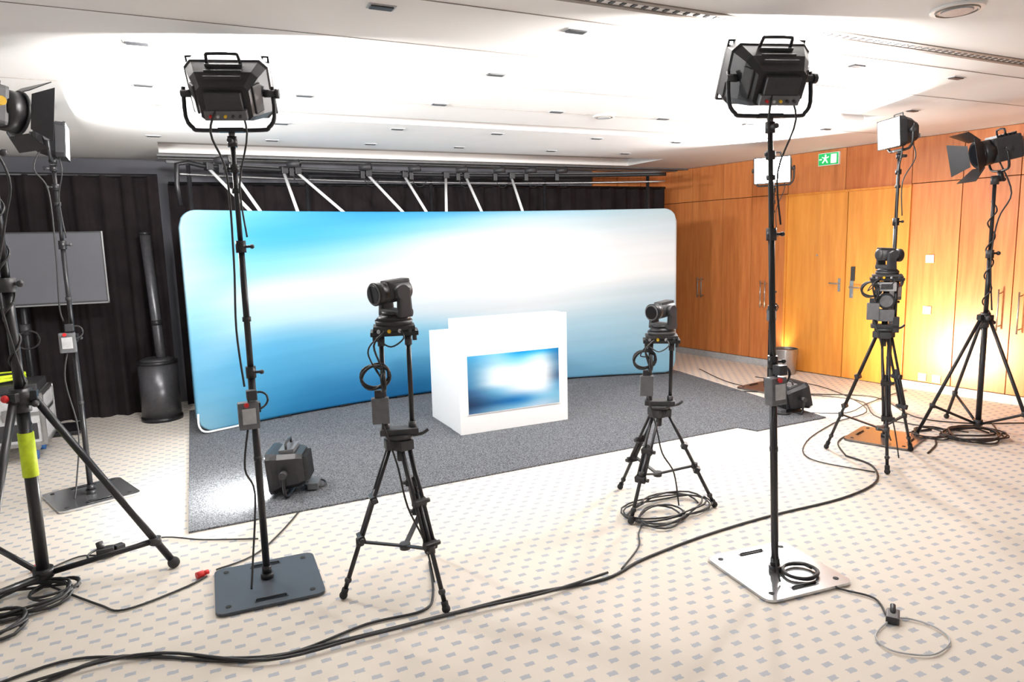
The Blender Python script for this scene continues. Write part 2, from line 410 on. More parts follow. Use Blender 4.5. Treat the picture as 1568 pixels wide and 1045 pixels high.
# rigging pipe with struts above/behind
b=Bld()
R2=RC+.55; zp=2.60; al=-ang+.035
b.tube([arc(al,R2-.02,2.2)]+[arc(al+(2*ang-.035)*k/24,R2,zp) for k in range(0,25)],.024,BLK,n=2)
b.tube([arc(al+(2*ang-.035)*k/24,R2+.02,zp-.09) for k in range(0,25)],.013,STL,n=2)
b.tube([arc(al+(2*ang-.035)*k/24,R2+.25,zp+.05) for k in range(0,25)],.018,GRY,n=2)
st=[(-.34,-.30,0),(-.31,-.29,0),(-.235,-.24,0),(-.215,-.155,0),(-.105,-.06,0),(-.045,-.025,0),(.025,.0,0),(.06,.07,0),(.14,.142,0)]
for a0,a1,_ in st:
    b.cyl(arc(a0,R2,zp-.02),arc(a1,RC+.07,2.02),.017,WTB)
    b.box(arc(a0,R2,zp),(.07,.09,.08),BLK,rot=(0,0,-a0),bevel=.008)
def spot(a0):
    p=Vector(arc(a0,R2-.01,zp)); b.box(p+Vector((0,0,-.02)),(.05,.07,.09),BLK,rot=(0,0,-a0),bevel=.006)
    q=p+Vector((.02,-.10,.05)); b.cyl(p+Vector((0,0,.02)),q,.011,BLP)
    b.cyl(q+Vector((-.07,.02,.0)),q+Vector((.06,-.03,.015)),.033,BLP,r1=.042,seg=18); b.cyl(q+Vector((.06,-.03,.015)),q+Vector((.065,-.032,.016)),.036,GLS,seg=18)
    b.tube([p,p+Vector((.06,.02,-.12)),p+Vector((.14,.02,-.14)),p+Vector((.22,.02,-.06))],.004,CAB)
for a0 in (-.325,-.225,-.115,-.035,.045,.11,.165,.22): spot(a0)
for a0 in (-.365,-.2,.0,.2,.385): b.cyl(arc(a0,R2+.03,0.013),arc(a0,R2+.03,zp),.022,BLK)
b.make('overhead_rigging_pipe')
# ---------------------------------------------------------------- rug
b=Bld(); b.prism([(-.08,4.62),(4.54,4.74),(4.6,4.56),(5.5,4.58),(5.86,7.2),(5.8,8.3),(-.02,8.3)],0.0,.012,rug_mat()); b.make('grey_area_carpet')
# ---------------------------------------------------------------- podium desk
DW=mat('white_laminate',(246,246,246),0.35,var=0.01)
b=Bld()
z=.012
b.box((2.775,6.21,z+.445),(1.11,.80,.89),DW,bevel=.004)
b.box((2.775,5.92,z+.53),(1.12,.22,1.06),DW,bevel=.004)
b.box((2.775,5.805,z+.532),(1.13,.03,1.064),DW,bevel=.003)
pod=b.make('presenter_desk')
SCR=[(0.0,[(0,(60,150,200)),(.15,(70,140,180)),(.3,(70,130,170)),(.5,(60,120,160)),(.65,(40,80,120)),(.85,(30,50,80)),(1,(60,100,140))]),
(.3,[(0,(120,190,225)),(.15,(150,200,228)),(.3,(220,236,244)),(.5,(235,244,250)),(.65,(110,170,205)),(.85,(30,90,140)),(1,(120,170,200))]),
(.55,[(0,(20,140,205)),(.15,(130,200,235)),(.3,(230,240,246)),(.5,(252,252,252)),(.65,(220,232,240)),(.85,(30,110,175)),(1,(140,190,220))]),
(.8,[(0,(30,150,210)),(.12,(180,215,230)),(.3,(245,246,246)),(.5,(250,250,250)),(.65,(235,240,244)),(.85,(120,180,215)),(1,(180,205,225))]),
(1.,[(0,(20,110,170)),(.15,(60,110,150)),(.3,(90,130,160)),(.5,(60,90,120)),(.65,(90,150,190)),(.85,(120,180,210)),(1,(140,180,205))])]
def screen(name,cols,w,h,parent,loc,mt):
    me=bpy.data.meshes.new(name); t=bmesh.new(); lay=t.verts.layers.float_color.new('Print'); V={}
    for i in range(61):
        for j in range(37):
            v=t.verts.new(((i/60-.5)*w,0,(.5-j/36)*h)); v[lay]=(*printcol(i/60,j/36,cols,.8),1); V[i,j]=v
    for i in range(60):
        for j in range(36): t.faces.new((V[i,j],V[i,j+1],V[i+1,j+1],V[i+1,j]))
    t.to_mesh(me); t.free(); me.materials.append(mt)
    o=bpy.data.objects.new(name,me); SC.collection.objects.link(o); o.parent=parent; o.location=loc; return o
b=Bld(); b.box((2.765,5.786,.47),(.97,.012,.56),WHT,bevel=.002); b.make('screen_bezel',parent=pod)
screen('display_screen',SCR,.95,.54,pod,(2.765,5.778,.47),colmat('display_image',.25,.2))
# ---------------------------------------------------------------- studio lights
def led_head(b,M,tilt,on=True,s=1.0,yoke=True,door=False):
    base=M
    if yoke:
        b.M=base
        w=.245*s
        b.tube([(-w,0,.03),(-w,0,-.13*s),(-w+.03,0,-.19*s),(-w+.07,0,-.205*s),(w-.07,0,-.205*s),(w-.03,0,-.19*s),(w,0,-.13*s),(w,0,.03)],.010,BLK,n=3)
        b.cyl((-w-.012,0,0),(-w+.04,0,0),.018,BLP); b.cyl((w-.04,0,0),(w+.012,0,0),.018,BLP); b.cyl((w+.012,0,0),(w+.03,0,0),.024,BLP,seg=8)
        b.box((0,0,-.205*s),(.12,.04,.02),BLK,bevel=.004); b.cyl((0,0,-.21*s),(0,0,-.30*s),.015,STL); b.cyl((0,0,-.24*s),(0,0,-.30*s),.023,BLK); b.cyl((0,-.02,-.27*s),(0,-.06,-.27*s),.012,BLP)
    b.M=base@RX(tilt)
    b.loft([(.28*s,.19*s,-.13*s,-.01*s),(.31*s,.22*s,-.10*s,-.01*s),(.37*s,.27*s,-.04*s,0),(.44*s,.32*s,.05*s,0),(.46*s,.34*s,.06*s,0),(.46*s,.34*s,.13*s,0)],BLK)
    b.box((0,-.14*s,.01*s),(.20*s,.05*s,.10*s),BLP,bevel=.010*s)
    b.box((0,-.145*s,-.065*s),(.23*s,.05*s,.055*s),GRY,bevel=.006)
    for k,mm in enumerate((RED,LGR,YEL,BLP,BLP)): b.cyl(((-.08+.04*k)*s,-.165*s,-.065*s),((-.08+.04*k)*s,-.185*s,-.065*s),.008*s,mm)
    for k in range(3): b.box((0,(-.08+.045*k)*s,(.118+.018*k)*s),(.20*s,.008*s,.018*s),BLP)
    for x in (-.165,.165): b.box((x*s,-.07*s,0),(.03*s,.07*s,.16*s),BLP,rot=(0,0,.5*(1 if x<0 else -1)),bevel=.006)
    b.tube([(-.09*s,.03*s,.15*s),(-.085*s,.02*s,.205*s),(-.07*s,.02*s,.215*s),(.07*s,.02*s,.215*s),(.085*s,.02*s,.205*s),(.09*s,.03*s,.15*s)],.009*s,BLK,n=3)
    for x in (-.225,.225): b.box((x*s,.137*s,0),(.012*s,.02*s,.34*s),BLK)
    for zz in (-.165,.165): b.box((0,.137*s,zz*s),(.44*s,.02*s,.012*s),BLK)
    b.box((0,.134*s,0),(.435*s,.010*s,.315*s),LED if on else WHT)
    b.M=Matrix.Identity(4)
    return base@RX(tilt)@T(0,.16*s,0)
def rplate(b,w,d,r,z0,z1,m,rz=0):
    pts=[]
    for cx,cy,a0 in ((w/2-r,d/2-r,0),(-w/2+r,d/2-r,90),(-w/2+r,-d/2+r,180),(w/2-r,-d/2+r,270)):
        for k in range(5):
            a=math.radians(a0+k*22.5); pts.append((cx+r*math.cos(a),cy+r*math.sin(a)))
    c,s_=math.cos(math.radians(rz)),math.sin(math.radians(rz))
    b.prism([(x*c-y*s_,x*s_+y*c) for x,y in pts],z0,z1,m)
def plate_stand(name,x,y,topz,yaw,tilt,power,platem=PLT,prz=0,s=.84,on=True,pc=(0,0),col=(1,.98,.95),boxz=.95,lean=(0,0),pw=.52,spread=180):
    b=Bld()
    b.M=T(pc[0],pc[1],0)
    rplate(b,pw,pw,.045,.006,.020,platem,prz)
    b.M=T(pc[0],pc[1],0)@RZ(prz)
    for sy in (-.2,.2):
        b.box((0,sy*pw/.52,.0206),(.16,.028,.002),BLK); b.tube([(-.07,sy*pw/.52,.021),(-.07,sy*pw/.52,.028),(.07,sy*pw/.52,.028),(.07,sy*pw/.52,.021)],.005,BLK,n=1)
    for sx,sy in ((-.2,-.2),(.2,.2),(-.2,.2),(.2,-.2)): b.cyl((sx,sy,.0),(sx,sy,.0225),.014,RUB)
    b.M=Matrix.Identity(4)
    b.cyl((0,0,.018),(0,0,.05),.033,BLK,seg=20); b.cyl((0,0,.05),(0,0,.09),.024,BLK)
    zt=topz-.28*s
    b.cyl((0,0,.02),(0,0,zt*.5),.0185,BLK); b.cyl((0,0,zt*.5),(0,0,zt*.78),.0155,BLK); b.cyl((0,0,zt*.78),(0,0,zt+.02),.0125,BLK)
    for q in (.5,.78):
        b.cyl((0,0,zt*q-.03),(0,0,zt*q+.03),.025,BLK); b.cyl((0,0,zt*q),(.045,-.02,zt*q),.007,BLK); b.sph((.05,-.022,zt*q),.012,BLP)
    b.cyl((0,0,zt-.14),(0,0,zt-.10),.023,BLK); b.cyl((0,0,zt-.12),(-.04,-.02,zt-.12),.007,BLK); b.sph((-.045,-.02,zt-.12),.011,BLP)
    b.box((-.03,-.045,boxz-.03),(.10,.055,.14),GRY,bevel=.01); b.box((-.03,-.076,boxz-.03),(.065,.008,.08),LGR,bevel=.003); b.box((-.01,-.055,boxz+.075),(.05,.05,.05),BLP,bevel=.006)
    b.cyl((-.04,-.08,boxz+.03),(-.04,-.09,boxz+.03),.012,RED); b.box((0,0,boxz),(.065,.065,.05),BLK,bevel=.006)
    b.coil((.02,-.05,boxz+.04),.045,.005,CAB,turns=2,axis='Y')
    b.tube([(-.05,-.07,topz-.06),(-.10,-.09,topz-.20),(-.04,-.03,zt-.15),(-.04,-.035,zt*.75),(-.055,-.04,zt*.6),(-.04,-.05,boxz+.12)],.0055,CAB)
    b.tube([(.03,-.06,topz-.04),(.06,-.1,topz-.2),(.015,-.03,zt-.2),(.03,-.03,zt*.8)],.0045,CAB)
    b.tube([(-.04,-.05,boxz-.1),(-.07,-.06,boxz-.3),(-.03,-.03,.5),(-.07,-.07,.15),(-.09,-.12,.03)],.0055,CAB)
    for q in (.3,.62,.9): b.cyl((0,0,zt*q-.012),(0,0,zt*q+.012),.021,CAB)
    M=led_head(b,T(0,0,topz)@RZ(yaw),tilt,on,s)
    o=b.make(name,(x,y,.0),lean=lean)
    if on and power>0: area_light('lamp_emitter',o,T(lean[0]*topz,lean[1]*topz,0)@M,.40*s,.28*s,power,col,spread)
    return o
plate_stand('led_studio_light_on_stand',.29,3.72,2.50,yaw_to(.30,.95),32,145,platem=PLD,prz=-2,pc=(.0,-.04))
plate_stand('led_studio_light_on_stand',2.68,2.51,2.49,yaw_to(.30,.95),32,145,platem=PLT,prz=-6,pc=(.02,.01),boxz=1.02,lean=(-.034,.016))
plate_stand('led_studio_light_on_stand',6.04,5.83,2.48,yaw_to(-.84,-.54),-8,80,platem=PLB,prz=10,s=.84,boxz=.9)
plate_stand('led_studio_light_on_stand',5.34,3.84,2.55,yaw_to(-.90,.38),-4,70,platem=PLB,prz=20,s=.68,boxz=1.3)
plate_stand('led_studio_light_on_stand',-.71,5.73,2.52,yaw_to(.99,.04),-4,75,platem=PLT,prz=20,s=.68,boxz=1.17)
def fresnel(b,M,s=1.0,fl=.13):
    b.M=M
    b.box((0,-.04*s,0),(.20*s,.22*s,.20*s),BLP,bevel=.02*s)
    b.cyl((0,.06*s,0),(0,.15*s,0),.105*s,BLK,seg=24); b.cyl((0,.15*s,0),(0,.165*s,0),.115*s,BLK,seg=24); b.cyl((0,.165*s,0),(0,.168*s,0),.09*s,GLS,seg=24)
    for k in range(6): b.box((0,(-.12+.03*k)*s,.105*s),(.16*s,.010*s,.03*s),BLK)
    b.box((0,-.16*s,0),(.14*s,.03*s,.14*s),GRY,bevel=.006); b.cyl((.03*s,-.17*s,.03*s),(.03*s,-.20*s,.03*s),.015*s,YEL); b.cyl((-.03*s,-.17*s,.0),(-.03*s,-.20*s,0),.015*s,RED)
    for a in (0,90,180,270):
        b.M=M@T(0,.165*s,0)@RY(a)@T(0,0,.11*s)@RX(38)
        t=bmesh.new(); w0,w1,h=.09*s,.14*s,fl*s
        vs=[t.verts.new(v) for v in ((-w0,0,0),(w0,0,0),(w1,h,0),(-w1,h,0),(-w0,0,.004),(w0,0,.004),(w1,h,.004),(-w1,h,.004))]
        for f in ((3,2,1,0),(4,5,6,7),(0,1,5,4),(1,2,6,5),(2,3,7,6),(3,0,4,7)): t.faces.new([vs[i] for i in f])
        b.add(t,BLK)
    b.M=M
    b.tube([(-.13*s,0,0),(-.13*s,0,-.13*s),(-.08*s,0,-.17*s),(.08*s,0,-.17*s),(.13*s,0,-.13*s),(.13*s,0,0)],.010*s,BLK,n=3)
    b.cyl((.13*s,0,0),(.17*s,0,0),.022*s,YEL); b.cyl((-.13*s,0,0),(-.16*s,0,0),.02*s,BLP)
    b.tube([(-.05*s,-.05*s,.11*s),(-.05*s,-.05*s,.16*s),(.05*s,-.05*s,.16*s),(.05*s,-.05*s,.11*s)],.008*s,BLK,n=2)
    b.cyl((0,0,-.17*s),(0,0,-.26*s),.022,BLK)
    b.M=Matrix.Identity(4)
def tripod_stand(name,x,y,feet,hub,topz,yaw,tilt,r=.019,tape=False,legr=.014,fs=1.0,brace=.6,fl=.13):
    b=Bld(); zt=topz-.24*fs
    b.cyl((0,0,.07),(0,0,zt*.45),r*1.25,BLK); b.cyl((0,0,zt*.45),(0,0,zt*.72),r,BLK); b.cyl((0,0,zt*.72),(0,0,zt),r*.8,BLK)
    for q in (.45,.72,1.0):
        b.cyl((0,0,zt*q-.04),(0,0,zt*q+.03),r*1.7,BLP); b.cyl((0,0,zt*q),(.06,-.03,zt*q),.009,BLK); b.sph((.062,-.032,zt*q),.018,BLP)
    b.cyl((0,0,hub-.04),(0,0,hub+.04),r*2.1,BLK,seg=20); b.cyl((0,0,hub),(-.05,-.05,hub),.010,BLK); b.sph((-.055,-.055,hub),.02,RED if tape else BLP)
    lowc=.10; b.cyl((0,0,lowc-.02),(0,0,lowc+.03),r*2.0,BLK,seg=20)
    for fx,fy in feet:
        v=Vector((fx-x,fy-y,0)); d=v.normalized(); a=d*r*2+Vector((0,0,hub)); e=v+Vector((0,0,legr*1.7))
        b.cyl(a,e,legr,BLK); b.sph(e,legr*1.7,RUB); b.box(a,(.05,.05,.05),BLK,rot=(0,0,math.atan2(d.y,d.x)),bevel=.006)
        c=a.lerp(e,brace); b.cyl(d*r*2+Vector((0,0,lowc)),c,legr*.8,BLK); b.cyl(c-Vector((0,0,.02)),c+Vector((0,0,.02)),legr*1.6,BLP)
    if tape: b.cyl((0,0,.63),(0,0,.86),r*1.25+.006,LIM,seg=18)
    b.tube([(.03*math.cos(k*1.3),.03*math.sin(k*1.3),zt*.4+k*.045) for k in range(int(zt*.55/.045))],.006,CAB,n=3)
    b.tube([(-.02,-.04,topz-.1),(.08,-.09,topz-.35),(.03,-.03,zt*.85),(-.03,-.03,zt*.7),(.03,-.03,zt*.5)],.006,CAB)
    fresnel(b,T(0,0,topz)@RZ(yaw)@RX(tilt),fs,fl)
    return b.make(name,(x,y,0))
tripod_stand('fresnel_light_on_tripod_stand',-.77,4.17,[(-.16,4.14),(-.98,3.75),(-1.12,4.62)],1.05,2.47,yaw_to(.8,.6),-8,r=.024,tape=True,legr=.019,brace=.86,fs=.95,fl=.10)
tripod_stand('fresnel_light_on_tripod_stand',6.14,3.55,[(6.42,4.0),(5.62,3.75),(6.02,3.02)],1.02,2.40,yaw_to(-.8,.45),-12,r=.018,legr=.014,fs=.98,brace=.75,fl=.15)
# ---------------------------------------------------------------- PTZ cameras on tripods
def ptz(b,M,s=1.0):
    b.M=M
    b.cyl((0,0,0),(0,0,.022*s),.078*s,BLP,r1=.082*s,seg=28); b.cyl((0,0,.022*s),(0,0,.045*s),.082*s,BLK,r1=.058*s,seg=28); b.cyl((0,0,.045*s),(0,0,.06*s),.05*s,BLP,seg=28)
    for sx in (-1,1):
        b.box((sx*.066*s,-.012*s,.10*s),(.026*s,.075*s,.13*s),BLP,bevel=.011*s,top=(1,.75))
        b.cyl((sx*.052*s,0,.145*s),(sx*.082*s,0,.145*s),.032*s,BLP,seg=20)
    b.box((0,-.015*s,.055*s),(.15*s,.08*s,.03*s),BLP,bevel=.011*s)
    b.M=M@T(0,0,.145*s)@RX(-4)
    b.cyl((0,-.07*s,0),(0,.045*s,0),.046*s,BLP,seg=28); b.sph((0,-.07*s,0),.046*s,BLP,(1,.5,1),24)
    b.cyl((0,.045*s,0),(0,.095*s,0),.046*s,BLK,r1=.05*s,seg=28); b.cyl((0,.095*s,0),(0,.10*s,0),.046*s,GRY,seg=28); b.cyl((0,.099*s,0),(0,.103*s,0),.038*s,GLS,seg=28)
    b.box((0,-.02*s,.03*s),(.06*s,.12*s,.045*s),BLP,bevel=.012*s)
    b.M=Matrix.Identity(4)
def cam_tripod(name,cx,cy,feet,apex,camz,yaw,rods=.066,ryaw=0,stack=False,s=1.0,spread=.28,coil=(-.09,-.02),lean=None):
    b=Bld()
    b.cyl((0,0,apex-.05),(0,0,apex+.01),.045,BLK,r1=.062,seg=24); b.cyl((0,0,apex+.01),(0,0,apex+.03),.07,BLP,seg=24); b.cyl((0,0,apex-.11),(0,0,apex-.05),.018,BLP)
    b.tube([(.05,-.03,apex+.02),(.10,-.06,apex+.03),(.13,-.07,apex+.05)],.009,BLP)
    mids=[]
    for fx,fy in feet:
        v=Vector((fx-cx,fy-cy,0)); d=v.normalized(); side=Vector((-d.y,d.x,0))
        a=d*.05+Vector((0,0,apex-.02)); e=v+Vector((0,0,.022)); k=a.lerp(e,.62)
        for sg in (-1,1): b.cyl(a+side*.022*sg,k+side*.022*sg,.0095,BLK)
        b.cyl(a.lerp(e,.30),e,.0115,BLK)
        b.box(a,(.05,.075,.05),BLP,rot=(0,0,math.atan2(d.y,d.x)),bevel=.008)
        for q in (.36,.62):
            c=a.lerp(e,q); b.box(c,(.035,.07,.04),BLK,rot=(0,.3,math.atan2(d.y,d.x)),bevel=.006)
            b.cyl(c+side*.03,c+side*.055,.012,BLP)
        b.cyl(a.lerp(e,.955),e,.017,RUB); b.sph(e,.021,RUB); b.sph(a.lerp(e,.90),.018,BLP)
        mids.append(a.lerp(e,1-spread/apex if spread/apex<.9 else .6))
    c0=Vector((0,0,spread*.8)); b.cyl(c0-Vector((0,0,.015)),c0+Vector((0,0,.015)),.028,BLP)
    for m in mids:
        b.box((c0+m)/2,((m-c0).length,.026,.010),BLK,rot=(0,-math.asin(max(-1,min(1,(m-c0).z/(m-c0).length))),math.atan2((m-c0).y,(m-c0).x)),bevel=.003)
        b.cyl(m-Vector((0,0,.018)),m+Vector((0,0,.018)),.02,BLP)
    b.M=RZ(ryaw)
    b.box((0,0,apex+.045),(.19,.09,.03),BLP,bevel=.006)
    pz=camz-.20*s
    for sx in (-1,1):
        b.cyl((sx*rods,0,apex+.03),(sx*rods,0,pz-.03),.0125,BLK); b.cyl((sx*rods,0,apex+.04),(sx*rods,0,apex+.09),.02,BLP)
        b.cyl((sx*rods,0,pz-.10),(sx*rods,0,pz-.05),.018,BLP)
    b.box((0,0,pz-.035),(.23,.15,.022),BLK,bevel=.005); b.box((0,0,pz-.008),(.20,.15,.02),BLP,bevel=.005)
    for k in range(4): b.cyl((-.075+.05*k,-.075,pz-.02),(-.075+.05*k,-.09,pz-.02),.009,(STL,YEL,LGR,BLP)[k])
    for sx in (-.095,.095): b.cyl((sx,-.06,pz-.07),(sx,-.06,pz-.01),.011,BLP)
    b.box((-rods-.02,-.03,apex+.16),(.085,.05,.13),GRY,bevel=.008); b.box((-rods-.02,-.02,apex+.24),(.05,.04,.04),BLP,bevel=.005)
    b.coil((-rods+coil[0]*.4,-.04,apex+.33),.062,.007,CAB,turns=4,axis='Y',jit=.3)
    b.coil((-rods-.01,-.05,apex+.31),.05,.006,CAB,turns=3,axis='X',jit=.3)
    b.tube([(-.05,-.09,pz-.02),(-.10,-.13,pz-.08),(-.07,-.06,pz-.2),(-.10,-.05,apex+.38),(-.06,-.05,apex+.3)],.005,CAB)
    b.tube([(.03,-.09,pz-.02),(.04,-.14,pz-.05),(-.02,-.12,pz-.09),(-.09,-.1,pz-.06),(-.13,-.08,pz-.12),(-.09,-.05,apex+.35)],.004,CAB)
    b.tube([(-.08,-.05,apex+.1),(-.02,-.09,apex-.1),(.02,-.1,apex*.6),(.1,-.05,.25),(.14,-.02,.02)],.005,CAB)
    if stack:
        b.box((0,0,pz-.09),(.13,.10,.07),LGR,bevel=.008); b.box((0,-.052,pz-.09),(.08,.006,.04),BLP)
        b.cyl((0,-.05,pz-.20),(0,.05,pz-.20),.06,BLK,seg=24); b.cyl((0,-.055,pz-.20),(0,-.05,pz-.20),.045,GRY,seg=24)
        b.box((0,0,pz-.31),(.12,.09,.09),GRY,bevel=.008); b.box((.07,-.02,apex+.06),(.05,.05,.12),BLP,bevel=.006); b.cyl((0,0,apex),(0,0,pz),.022,BLK)
    b.M=Matrix.Identity(4)
    ptz(b,T(0,0,pz+.002)@RZ(yaw),s)
    return b.make(name,(cx,cy,0),lean=lean)
cam_tripod('ptz_camera_on_tripod',.93,3.30,[(.61,3.33),(1.02,2.96),(1.15,3.61)],.79,1.59,yaw_to(-.93,-.35),ryaw=-15,s=1.12)
cam_tripod('ptz_camera_on_tripod',2.72,3.56,[(2.69,3.94),(2.40,3.40),(3.03,3.36)],.66,1.36,yaw_to(-.95,-.25),ryaw=-35,s=1.08,lean=(.02,-.01))
cam_tripod('ptz_camera_on_tripod',4.84,3.53,[(4.69,3.89),(4.55,3.24),(5.20,3.51)],1.0,1.64,yaw_to(.95,-.35),ryaw=-50,stack=True,s=1.0,spread=.3)
# ---------------------------------------------------------------- floor fixtures
def floor_fix(name,x,y,yaw,z,power,col,s=1.0,tilt=25,spread=180):
    b=Bld()
    M=T(0,0,.17*s)@RX(tilt)
    b.M=M
    b.loft([(.24*s,.20*s,-.12*s,0),(.27*s,.23*s,-.08*s,0),(.30*s,.25*s,.04*s,0),(.34*s,.28*s,.08*s,0),(.34*s,.28*s,.11*s,0)],BLK)
    for k in range(7): b.box(((-.09+.03*k)*s,-.13*s,.0),(.008*s,.035*s,.17*s),BLP)
    b.box((0,-.02*s,.13*s),(.20*s,.10*s,.03*s),GRY,bevel=.006); b.box((0,.111*s,0),(.30*s,.004*s,.24*s),LED)
    b.tube([(-.08*s,-.02*s,.12*s),(-.08*s,-.02*s,.18*s),(.08*s,-.02*s,.18*s),(.08*s,-.02*s,.12*s)],.009*s,BLK,n=2)
    b.M=Matrix.Identity(4)
    b.tube([(-.18*s,0,.17*s),(-.185*s,0,.05*s),(-.15*s,-.02*s,.012),(.15*s,-.02*s,.012),(.185*s,0,.05*s),(.18*s,0,.17*s)],.011,BLK,n=3)
    b.cyl((.17*s,0,.17*s),(.22*s,0,.17*s),.025*s,BLP); b.cyl((-.22*s,0,.17*s),(-.17*s,0,.17*s),.025*s,BLP)
    b.box((.02*s,-.16*s,.03*s),(.14*s,.07*s,.045*s),GRY,bevel=.006)
    b.coil((.06*s,-.16*s,.012),.08,.006,CAB,turns=2)
    o=b.make(name,(x,y,z),math.radians(yaw))
    area_light('lamp_emitter',o,M@T(0,.13*s,0),.28*s,.22*s,power,col,spread)
    return o
floor_fix('led_floor_light',.60,5.08,yaw_to(-.88,.30),.013,34,(1,.98,.93),1.05,tilt=-4)
floor_fix('led_floor_light',5.42,4.93,yaw_to(.98,-.18),.002,38,(1,.86,.58),.95,tilt=14,spread=85)
b=Bld(); b.cyl((0,0,0),(0,0,.02),.05,BLK,seg=24); b.cyl((0,0,.02),(0,.0,.13),.035,BLK,seg=24); b.cyl((0,0,.13),(0,0,.135),.028,LED,seg=24)
ww=b.make('small_uplight',(7.02,6.62,0))
l=bpy.data.lights.new('uplight_lamp','SPOT'); l.energy=24; l.spot_size=math.radians(75); l.spot_blend=1; l.color=(1,.85,.55); l.shadow_soft_size=.03
o=bpy.data.objects.new('uplight_lamp',l); SC.collection.objects.link(o); o.parent=ww; o.location=(0,0,.15); o.rotation_euler=Vector((0,0,-1)).rotation_difference(Vector((.17,.02,.8)).normalized()).to_euler()
# ---------------------------------------------------------------- left side props
b=Bld()
SCN=mat('monitor_glass',(92,92,98),0.25,var=.05,scale=1)
b.box((0,0,1.62),(1.46,.05,.70),BLP,bevel=.006); b.box((0,-.027,1.625),(1.42,.006,.66),SCN)
b.box((0,-.028,1.275),(1.46,.01,.014),STL); b.box((.725,-.028,1.62),(.012,.01,.70),STL)
b.cyl((0,.06,.05),(0,.06,1.7),.03,BLK); b.box((0,.045,1.6),(.4,.04,.35),BLK); b.box((0,.06,.03),(.75,.45,.03),BLK,bevel=.01); b.cyl((0,.03,1.0),(0,.03,1.1),.045,BLP)
b.coil((.02,-.02,.95),.09,.006,CAB,turns=3,axis='Y')
b.make('flat_screen_monitor_on_stand',(-1.37,7.95,0))
b=Bld()
W_=.95;D_=.55;Hc=.42
b.box((0,0,.16+Hc/2),(W_,D_,Hc),LGR,bevel=.004)
for sx in (-1,1):
    for sy in (-1,1): b.box((sx*W_/2,sy*D_/2,.16+Hc/2),(.03,.03,Hc+.01),STL,bevel=.004)
    for sz in (.16,.16+Hc*.62,.16+Hc):
        b.box((sx*W_/2,0,sz),(.022,D_,.03),STL)
for sy in (-1,1):
    for sz in (.16,.16+Hc*.62,.16+Hc): b.box((0,sy*D_/2,sz),(W_,.022,.03),STL)
for sx in (-.25,.25): b.box((sx,-D_/2-.006,.42),(.11,.012,.10),STL,bevel=.004)
b.box((0,-D_/2-.006,.30),(.14,.012,.10),BLP,bevel=.004); b.box((.25,-D_/2-.004,.27),(.36,.006,.14),BLP)
for sx in (-1,1):
    for sy in (-1,1):
        x,y=sx*(W_/2-.1),sy*(D_/2-.1); b.cyl((x-.02,y,.05),(x+.02,y,.05),.05,mat('caster_blue',(40,90,150),.5),seg=20); b.box((x,y,.12),(.08,.08,.06),STL,bevel=.004)
b.box((.05,0,.16+Hc+.05),(.8,.46,.08),BLP,bevel=.01)
for k in range(4): b.coil((.1,-.02,.16+Hc+.10+.014*k),.16+.015*(k%2),.010,LIM if k%2 else CAB,turns=2,sx=1.3,sy=.8)
b.make('road_flight_case',(-1.62,7.22,0))
b=Bld()
BIN=mat('dark_brushed_metal',(84,84,88),.35,.6)
b.cyl((0,0,0),(0,0,.60),.19,BIN,seg=32); b.cyl((0,0,.60),(0,0,.63),.195,BLK,seg=32); b.cyl((0,0,.63),(0,0,.66),.18,BLP,r1=.12,seg=32); b.cyl((0,0,0),(0,0,.04),.2,BLK,seg=32)
b.cyl((.06,0,.1),(.0,.03,1.94),.050,BIN,seg=24); b.cyl((.0,.03,1.93),(.0,.03,1.96),.053,BLK,seg=24); b.cyl((.031,.01,1.0),(.029,.01,1.05),.053,BLK,seg=24)
b.make('loudspeaker_column',(-.28,8.08,0))
b=Bld()
b.cyl((0,0,0),(0,0,.32),.13,STL,r1=.155,seg=32,cap=False); b.cyl((0,0,.0),(0,0,.01),.13,STL,seg=32); b.cyl((0,0,.02),(0,0,.30),.125,BLP,r1=.15,seg=32); b.tube([(.155*math.cos(k*math.tau/24),.155*math.sin(k*math.tau/24),.32) for k in range(24)],.007,STL,closed=True,n=1)
b.make('waste_bin',(6.90,6.40,0))
b=Bld()
b.box((0,0,.03),(.09,.06,.05),BLP,bevel=.01); b.box((.07,.02,.03),(.05,.05,.045),BLP,bevel=.008,rot=(0,0,.5)); b.cyl((-.02,0,.05),(-.03,.02,.085),.02,BLP); b.coil((0,.02,.012),.09,.005,CAB,turns=2)
b.make('power_plug_adapter',(-.52,4.5,0))
b=Bld(); b.box((0,0,.02),(.09,.055,.035),BLP,bevel=.008,rot=(0,0,.6)); b.cyl((0,0,.03),(.04,.03,.05),.012,BLP); b.make('power_plug_adapter',(2.80,1.93,0))
b=Bld(); b.cyl((0,0,.022),(.035,.015,.022),.018,RED); b.cyl((.035,.015,.022),(.06,.025,.022),.013,RED); b.make('red_power_connector',(-.05,3.92,0))
b=Bld(); b.cyl((0,0,.022),(.05,.02,.022),.018,RED); b.make('red_power_connector',(-.88,4.46,0))
